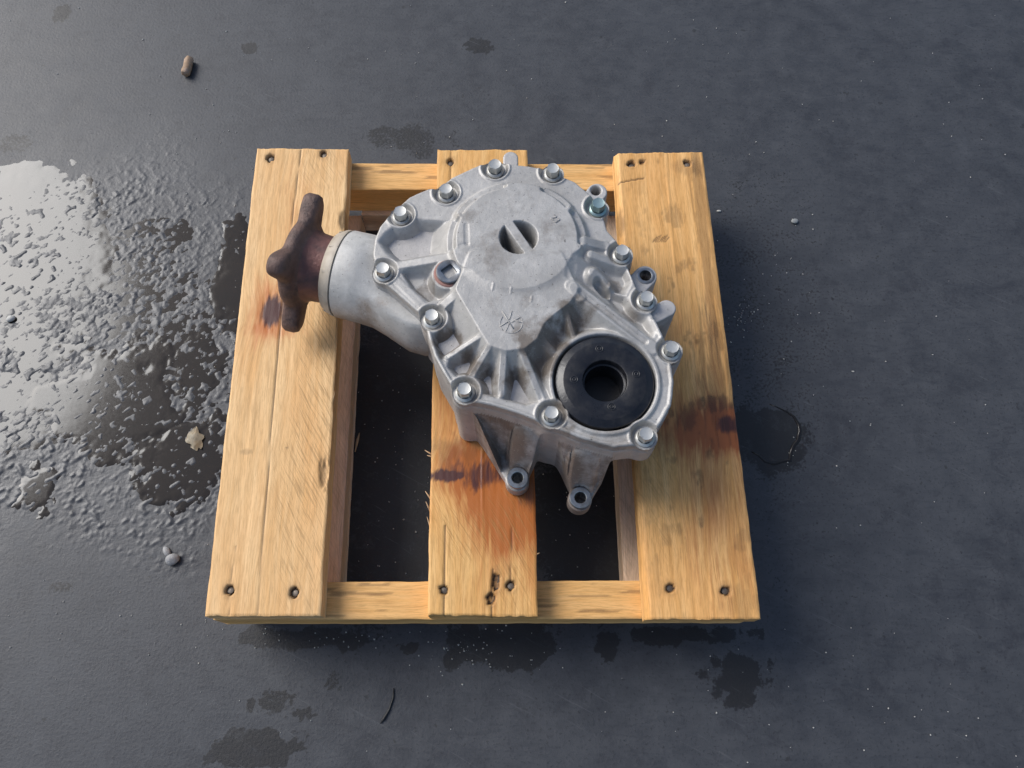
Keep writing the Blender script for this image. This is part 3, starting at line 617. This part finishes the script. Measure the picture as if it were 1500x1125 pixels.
for b in lp:
    bm = bmesh.new(); lathe(bm, [(.0052, -.019), (.0052, .0012), (.0058, .0018), (.0092, .0018), (.0098, .0012), (.0098, -.002)], n=40)
    o = bm_obj('bushing', bm, M_steel, case, sharp=35); o.location = (b[0] * mm, b[1] * mm, .1235)
for x, y, drop in ((945.6, 404, 14),):
    c = PZ(x, y, ZF - drop * mm); bm = bmesh.new(); lathe(bm, [(.0054, -.012), (.0054, .0006), (.0066, .0010), (.0082, .0006), (.0084, -.001)], n=32)
    o = bm_obj('bushing', bm, M_steel, case, sharp=35); o.location = (c[0] * mm, c[1] * mm, ZF - drop * mm)

cx0 = np.mean(OUT, axis=0); core = [tuple(cx0 + (np.array(p) - cx0) * .80) for p in OUT]
bm = bmesh.new(); lo_, hi_ = [[bm.verts.new((p[0] * mm, p[1] * mm, zz_)) for p in core] for zz_ in (.1012, .172)]
for k in range(len(core)): bm.faces.new((lo_[k], lo_[(k + 1) % len(core)], hi_[(k + 1) % len(core)], hi_[k]))
bm.faces.new(lo_[::-1]); bm.faces.new(hi_); co_ = bm_obj('case_core', bm, M_case, case, sharp=40)
# bolts
def make_bolt():
    bm = bmesh.new()
    lathe(bm, [(.0001, .0), (.0078, .0), (.0084, .0006), (.0084, .0014), (.0078, .0020), (.0064, .0030)], n=32)
    # hexagon
    lo = [bm.verts.new((.0064 * math.cos(R_(60 * i)), .0064 * math.sin(R_(60 * i)), .0024)) for i in range(6)]
    hi = [bm.verts.new((.0063 * math.cos(R_(60 * i)), .0063 * math.sin(R_(60 * i)), .0104)) for i in range(6)]
    for i in range(6): bm.faces.new((lo[i], lo[(i + 1) % 6], hi[(i + 1) % 6], hi[i]))
    ring = [bm.verts.new((.0054 * math.cos(R_(15 * i)), .0054 * math.sin(R_(15 * i)), .0112)) for i in range(24)]
    for i in range(6):
        s = [ring[(4 * i + k) % 24] for k in range(5)]
        bm.faces.new([hi[i], hi[(i + 1) % 6]] + s[::-1])
    r2 = [bm.verts.new((.0044 * math.cos(R_(15 * i)), .0044 * math.sin(R_(15 * i)), .0109)) for i in range(24)]
    for i in range(24): bm.faces.new((ring[i], ring[(i + 1) % 24], r2[(i + 1) % 24], r2[i]))
    bm.faces.new(r2)
    return bm
b0 = None
for i, b in enumerate(BP):
    if b0 is None: o = b0 = bm_obj('bolt', make_bolt(), M_zinc, case, sharp=28)
    elif i == 4:
        o = b0.copy(); o.data = b0.data.copy(); o.data.materials[0] = M_zincg; C.objects.link(o); o.parent = case; o['label'] = 'bolt head tinted blue green'
    else: o = b0.copy(); C.objects.link(o); o.parent = case
    o.location = (b[0] * mm, b[1] * mm, ZF - .0049); o.rotation_euler = (0, 0, random.uniform(0, 1.05))

# filler plug with a square socket
bm = bmesh.new(); n = 32; rz = R_(38)
lathe(bm, [(.0102, .0), (.0102, .0030), (.0096, .0036), (.0074, .0036)], n=n)
rim = sorted([v for v in bm.verts if abs(v.co.z - .0036) < 1e-5 and v.co.xy.length < .008], key=lambda v: math.atan2(v.co.y, v.co.x))
def sq(a, s):
    a2 = ((a - rz) + math.pi / 4) % (math.pi / 2) - math.pi / 4; rr = s / math.cos(a2); return (rr * math.cos(a), rr * math.sin(a))
aa = [math.atan2(v.co.y, v.co.x) for v in rim]
t1 = [bm.verts.new((*sq(a, .0050), .0030)) for a in aa]; t2 = [bm.verts.new((*sq(a, .0050), -.0065)) for a in aa]
for A_, B_ in ((rim, t1), (t1, t2)):
    for i in range(n): bm.faces.new((A_[i], A_[(i + 1) % n], B_[(i + 1) % n], B_[i]))
bm.faces.new(t2)
plug = bm_obj('filler_plug', bm, M_steel, case, sharp=30)
pc = P(658, 398, 9); plug.scale = (1.12, 1.12, 1.1); plug.location = (pc[0] * mm, pc[1] * mm, ZF + .0066)
bm = bmesh.new(); lathe(bm, [(.0095, -.004), (.0122, -.004), (.0124, -.0006), (.0116, .0004), (.0100, .0004)], n=40); bm_obj('gasket_ring', bm, M_rustring, plug, sharp=40)

# black shaft seal
bm = bmesh.new()
lathe(bm, [(.0415, -.006), (.0415, .0008), (.0408, .0018), (.0392, .0022), (.0352, .0044), (.0345, .0046), (.0200, .0046), (.0188, .0042), (.0182, .0030), (.0180, -.003), (.0166, -.0034), (.0166, -.030)], n=96)
seal = bm_obj('shaft_seal', bm, M_rubber, case, sharp=30); seal.location = (SEAL[0] * mm, SEAL[1] * mm, ZF - .0005)
bm = bmesh.new(); lathe(bm, [(.0001, -.028), (.0175, -.028)], n=40); o = bm_obj('shaft_bore', bm, M_dark, seal)
for x, y in ((878, 511), (932, 548), (896, 596), (841, 556)):
    c = P(x, y, 4); bm = bmesh.new()
    for rr in (.0030, .0014): lathe(bm, [(rr - .0006, -.0002), (rr - .0002, .0007), (rr + .0002, .0007), (rr + .0006, -.0002)], n=24)
    o = bm_obj('moulded_mark', bm, M_mark, seal, True); o.location = ((c[0] - SEAL[0]) * mm, (c[1] - SEAL[1]) * mm, .00455)

# cast number and wheel emblem on the cover
cu = bpy.data.curves.new('cast_number', 'FONT'); cu.body = '23'; cu.size = .0085; cu.extrude = .0004; cu.align_x = 'CENTER'; cu.align_y = 'CENTER'
to = bpy.data.objects.new('t', cu); C.objects.link(to); dg = bpy.context.evaluated_depsgraph_get(); dg.update()
me = bpy.data.meshes.new_from_object(to.evaluated_get(dg)); bpy.data.objects.remove(to)
tn = link('cast_number', me, M_cover, cover); c = P(813, 321, 13); tn.location = (c[0] * mm, c[1] * mm, ZF + .0136); tn.rotation_euler = (0, 0, R_(-52))
bm = bmesh.new(); c = Vector((*P(749, 475, 10), 0)) * mm; zz = ZF + .0124
def pe(x, y): q = P(x, y, 10); return (q[0] * mm, q[1] * mm, zz)
tube(bm, [(c.x + .0095 * math.cos(R_(a)), c.y + .0095 * math.sin(R_(a)), zz) for a in range(-130, 60, 10)], .0003)
tube(bm, [(c.x + .0095 * math.cos(R_(a)), c.y + .0095 * math.sin(R_(a)), zz) for a in range(140, 225, 10)], .0003)
for a, b, rr in (((735, 457), (752, 483), .0006), ((750, 457), (746, 470), .0004), ((732, 480), (746, 472), .0004), ((741, 487), (746, 475), .0003), ((763, 466), (749, 474), .0003), ((765, 475), (752, 470), .0003)):
    tube(bm, [pe(*a), pe(*b)], rr)
bm_obj('emblem', bm, M_cover, cover, True)

# pinion housing, retaining ring and rusty drive flange, all turned about one level axis
ZA = 0.158
fc = at(441, 386, ZA); up = at(441 + 31.7, 386 - 78, ZA) - fc; RF = np.linalg.norm(up)
ux = Vector((up[0], up[1], 0)).normalized(); ax = Vector((ux.y, -ux.x, 0)); 
if ax.x < 0: ax = -ax
zb = Vector((0, 0, 1)); yb = zb.cross(ax) 
MA = Matrix(((zb.x, ux.x, ax.x, fc[0]), (zb.y, ux.y, ax.y, fc[1]), (zb.z, ux.z, ax.z, ZA), (0, 0, 0, 1)))
print('flange radius', RF, 'axis', ax, fc)
def along(px, py): q = at(px, py, ZA) - fc; return q[0] * ax.x + q[1] * ax.y
tR = along(496, 402); tH = along(515, 407)
bm = bmesh.new()
lathe(bm, [(.030, tR + .006), (.0405, tR + .006), (.0422, tR + .008), (.0425, tR + .03), (.0435, tR + .045), (.048, tR + .060), (.057, tR + .085), (.0575, tR + .10), (.050, tR + .12), (.045, tR + .16)], MA, 96)
ph = bm_obj('pinion_housing', bm, M_tube, case, sharp=50)
for v_ in ph.data.vertices:
    if v_.co.z > .190: v_.co.z = .190 + (v_.co.z - .190) * (1 - min(1, max(0, ((v_.co.xy - Vector(fc)).dot(ax.xy) - tR - .028) / .03)))
g = ph.data.attributes.new('grime_tone', 'FLOAT', 'POINT'); co = np.zeros(len(ph.data.vertices) * 3); ph.data.vertices.foreach_get('co', co); co = co.reshape(-1, 3)
g.data.foreach_set('value', np.clip((1 - sstep(.13, .185, co[:, 2])) * .7 + .12 + .6 * np.exp(-((co[:, 0] - at(552, 466, .16)[0]) / .011) ** 2 - ((co[:, 1] - at(552, 466, .16)[1]) / .007) ** 2), 0, 1).astype(np.float32))  # browner towards the underside, plus one dark smear
bm = bmesh.new()
lathe(bm, [(.028, tR - .006), (.0365, tR - .006), (.0378, tR - .005), (.0415, tR + .002), (.0418, tR + .0052), (.0400, tR + .0058)], MA, 72)
ring = bm_obj('retaining_ring', bm, M_ring, case, sharp=30)
for k in range(10):
    a = R_(36 * k + 8); bm = bmesh.new()
    v8 = []
    for dr, da, dz in [(s1, s2, s3) for s1 in (-.002, .0007) for s2 in (-.022, .022) for s3 in (-.0035, .0048)]:
        v8.append(bm.verts.new(MA @ Vector(((.0412 + dr - (.0022 if dz < 0 else 0)) * math.cos(a + da), (.0412 + dr - (.0022 if dz < 0 else 0)) * math.sin(a + da), tR + dz))))
    for f in ((0, 1, 3, 2), (4, 6, 7, 5), (0, 4, 5, 1), (2, 3, 7, 6), (0, 2, 6, 4), (1, 5, 7, 3)): bm.faces.new([v8[i] for i in f])
    bm_obj('ring_tab', bm, M_ring, ring)
# flange: four lobed plate + hub, one skin
PHI = R_(32); bm = bmesh.new(); n = 160
def lobe(a):
    best = .0
    for k in range(4):
        d = (a - (math.pi / 2 - PHI) + k * math.pi / 2 + math.pi) % (2 * math.pi) - math.pi
        best = max(best, math.exp(-abs(d / .25) ** 2.8))
    return best
def flange_ring(rb, rl, zb_, zl, wid=1.0):
    vs = []
    for i in range(n):
        a = 2 * math.pi * i / n; L = lobe(a) ** wid; rr = rb + (rl - rb) * L; z_ = zb_ + (zl - zb_) * L
        vs.append(bm.verts.new(MA @ Vector((rr * math.cos(a), rr * math.sin(a), z_))))
    return vs
RL = RF + .0055
rings = [flange_ring(.012, .012, -.005, -.006), flange_ring(.036, RL - .007, -.005, -.007), flange_ring(.041, RL - .002, -.0045, -.006), flange_ring(.043, RL, -.001, -.003), flange_ring(.0435, RL, .0035, .005),
         flange_ring(.0425, RL - .0015, .0062, .0085), flange_ring(.0405, RL - .006, .0078, .0102), flange_ring(.038, .044, .009, .0105), flange_ring(.0350, .0355, .0120, .0120), flange_ring(.0330, .0330, .017, .017), flange_ring(.0322, .0322, .026, .026), flange_ring(.0318, .0318, tR - .002, tR - .002)]
for a, b in zip(rings[:-1], rings[1:]):
    for i in range(n): bm.faces.new((a[i], a[(i + 1) % n], b[(i + 1) % n], b[i]))
bm.faces.new(rings[0][::-1])
for f in bm.faces: f.material_index = 1 if f.calc_center_median().xy.to_3d().dot(ax) - fc[0] * ax.x - fc[1] * ax.y > .0125 else 0
df = bm_obj('drive_flange', bm, M_rust, case, True); df.data.materials.append(M_rustred)

bm = bmesh.new()
tube(bm, [(*at(x + random.uniform(-1.5, 1.5), y + random.uniform(-1.5, 1.5), 0), -.0002) for x, y in ((1128, 592), (1140, 596), (1152, 603), (1162, 611), (1170, 622), (1172, 632), (1168, 644), (1163, 652), (1160, 662), (1157, 673), (1147, 676), (1134, 679), (1122, 676), (1112, 668), (1102, 661))],
     [.0004, .0008, .0012, .0016, .002, .0022, .0024, .0022, .002, .002, .0016, .0018, .0014, .001, .0004], 8)
for v_ in bm.verts: v_.co.z = max(0, v_.co.z + .0002) * .5
o = bm_obj('puddle', bm, M_water, None, True); o['kind'] = 'structure'
# ------------------------------------------------------------------ small litter on the floor
bm = bmesh.new()
prof = [(.0001, 0), (.0040, 0), (.0052, .0008), (.0056, .004), (.0053, .012), (.0056, .021), (.0052, .0255), (.0001, .0262)]
lathe(bm, prof, n=20)
for v in bm.verts: v.co.xy *= 1 + .10 * math.sin(5 * math.atan2(v.co.y, v.co.x) + v.co.z * 400)
o = bm_obj('cork_stub', bm, mat_plain('tan cork', (0.36, 0.24, 0.15), .75, 0, .4, 420, .5, (0.42, 0.33, 0.27)), None, sharp=50)
c = at(273, 108, .005); o.location = (c[0] - .001, c[1] - .0015, .0056); o.rotation_euler = (R_(-90), 0, R_(-5))
tag(o, 'small tan cork-like stub lying alone on the bare floor above the wet patch', 'stub')
def blob(name, px, py, sx, sy, sz, mat, seed, rz=0, z=None):
    bm = bmesh.new(); bmesh.ops.create_icosphere(bm, subdivisions=3, radius=1)
    rnd = random.Random(seed); ks = [(Vector((rnd.uniform(-1, 1), rnd.uniform(-1, 1), rnd.uniform(-1, 1))).normalized(), rnd.uniform(.1, .35)) for _ in range(7)]
    for v in bm.verts:
        f = 1.0
        for d, s in ks: f -= s * max(0, v.co.dot(d) - .55)
        v.co = Vector((v.co.x * sx, v.co.y * sy, v.co.z * sz)) * f
    o = bm_obj(name, bm, mat, None, sharp=35); c = at(px, py, sz); o.location = (c[0], c[1], z if z is not None else sz * .8); o.rotation_euler = (0, 0, rz); return o
M_cream = mat_plain('cream flake', (0.62, 0.54, 0.40), .5, 0, .25, 260, .3, (0.45, 0.33, 0.18))
bm = bmesh.new(); N1, N2 = 9, 7; g = []
for i in range(N1):
    row = []
    for j in range(N2):
        u_, v_ = i / (N1 - 1) * 2 - 1, j / (N2 - 1) * 2 - 1; wd = math.sqrt(max(0, 1 - u_ * u_ * .92)) * (1 - .25 * u_)
        row.append(bm.verts.new((v_ * wd * (.0085 + .0022 * math.sin(5 * u_ + 1)) + .0025 * u_ * u_ + .0012 * math.sin(9 * u_), u_ * .0125 + .0015 * math.sin(4 * v_), .0035 * (1 - v_ * v_) * (1 - u_ * u_) + .0012 + .001 * math.sin(7 * u_ + 3 * v_))))
    g.append(row)
for i in range(N1 - 1):
    for j in range(N2 - 1): bm.faces.new((g[i][j], g[i][j + 1], g[i + 1][j + 1], g[i + 1][j]))
r_ = bmesh.ops.solidify(bm, geom=bm.faces[:], thickness=.0008)
o = bm_obj('curled_flake', bm, M_cream, None, True); c = at(285, 643, .002); o.location = (c[0], c[1], .0010); o.rotation_euler = (0, 0, R_(14)); tag(o, 'cream curled flake lying in the dark wet patch left of the pallet', 'flake')
M_peb = mat_plain('grey grit', (0.28, 0.28, 0.28), .6, 0, .5, 300, .5)
o = blob('pebble', 252, 819, .0075, .0065, .005, M_peb, 3, .4); tag(o, 'grey pebble on dry floor left of the pallet front corner', 'pebble')
o = blob('stone_chip', 244, 808, .0035, .0065, .003, M_peb, 5, .5); tag(o, 'narrow grey stone chip touching the larger grey pebble', 'stone chip')
M_wht = mat_plain('pale chip', (0.55, 0.54, 0.5), .6, 0, .2, 300, .3)
o = blob('pale_chip', 15, 466, .006, .004, .003, M_wht, 6, .3); tag(o, 'pale chip in the bright wet area at the left picture edge', 'chip')
M_pg = mat_plain('grey chip', (0.22, 0.23, 0.23), .6, 0, .3, 300, .3)
o = blob('grey_chip', 1164, 324, .005, .0035, .002, M_pg, 8, .3); tag(o, 'small grey chip on dry floor right of the pallet', 'chip')
o = blob('white_chip', 1053, 309, .0028, .0014, .0012, M_wht, 9, .1); tag(o, 'tiny white chip close beside the right plank outer edge', 'chip')
M_twig = mat_plain('black twig', (0.012, 0.011, 0.011), .5, 0, .3, 300, .3)
bm = bmesh.new(); tube(bm, [(*at(x, y, .001), .0011) for x, y in ((577, 1008), (576, 1022), (570, 1040), (562, 1053), (557, 1060))], [.0004, .0009, .001, .0014, .0003], 6)
o = bm_obj('twig', bm, M_twig, None, True); tag(o, 'thin bent black twig on the floor in front of the pallet', 'twig')
M_shav = mat_plain('wood shaving', (0.5, 0.36, 0.22), .6, 0, .3, 400)
bm = bmesh.new(); tube(bm, [(*at(x, y, .001), z_) for x, y, z_ in ((527, 635, .003), (524, 645, .0018), (520, 662, .0008))], [.0004, .0016, .0005], 6)
o = bm_obj('wood_shaving', bm, M_shav, None, True); tag(o, 'pale wood shaving on the dark floor between left and middle planks', 'shaving')
# loose pale grit, too many to count; the puddle-rim cluster imitates its sparkles
V, Fc = [], []; rnd = random.Random(12)
spots = [(940 + rnd.gauss(0, 40), 940 + rnd.gauss(0, 60)) for _ in range(0)]
cl = [(1090, 462, 9, 12, 34), (700, 960, 45, 25, 60), (590, 600, 40, 100, 40), (1120, 430, 40, 60, 30), (840, 760, 40, 50, 20), (560, 760, 40, 60, 24), (300, 400, 45, 140, 60), (480, 935, 60, 8, 30), (1160, 660, 8, 12, 8), (1010, 1010, 300, 60, 40), (750, 100, 600, 80, 90), (1300, 500, 120, 300, 60), (200, 950, 150, 90, 40), (190, 610, 70, 60, 30)]
for cx, cy, sx, sy, k in cl:
    for _ in range(k):
        px_, py_ = rnd.gauss(cx, sx), rnd.gauss(cy, sy); c = at(px_, py_, 0); s = rnd.uniform(.0003, .0010) * (1.5 if rnd.random() < .08 else 1)
        n0 = len(V); a = rnd.uniform(0, 6)
        for k2 in range(4): V.append((c[0] + s * math.cos(a + k2 * 1.57) * rnd.uniform(.6, 1.4), c[1] + s * math.sin(a + k2 * 1.57) * rnd.uniform(.6, 1.4), .0003))
        V.append((c[0], c[1], .0006 + s)); V.append((c[0], c[1], -.0004))
        for k2 in range(4): Fc.append((n0 + k2, n0 + (k2 + 1) % 4, n0 + 4)); Fc.append((n0 + (k2 + 1) % 4, n0 + k2, n0 + 5))
o = link('grit', mesh_np('grit', V, Fc), M_wht); o['kind'] = 'stuff'; tag(o, 'tiny pale grit specks scattered over the dark floor, a few standing in for puddle sparkles', 'grit')
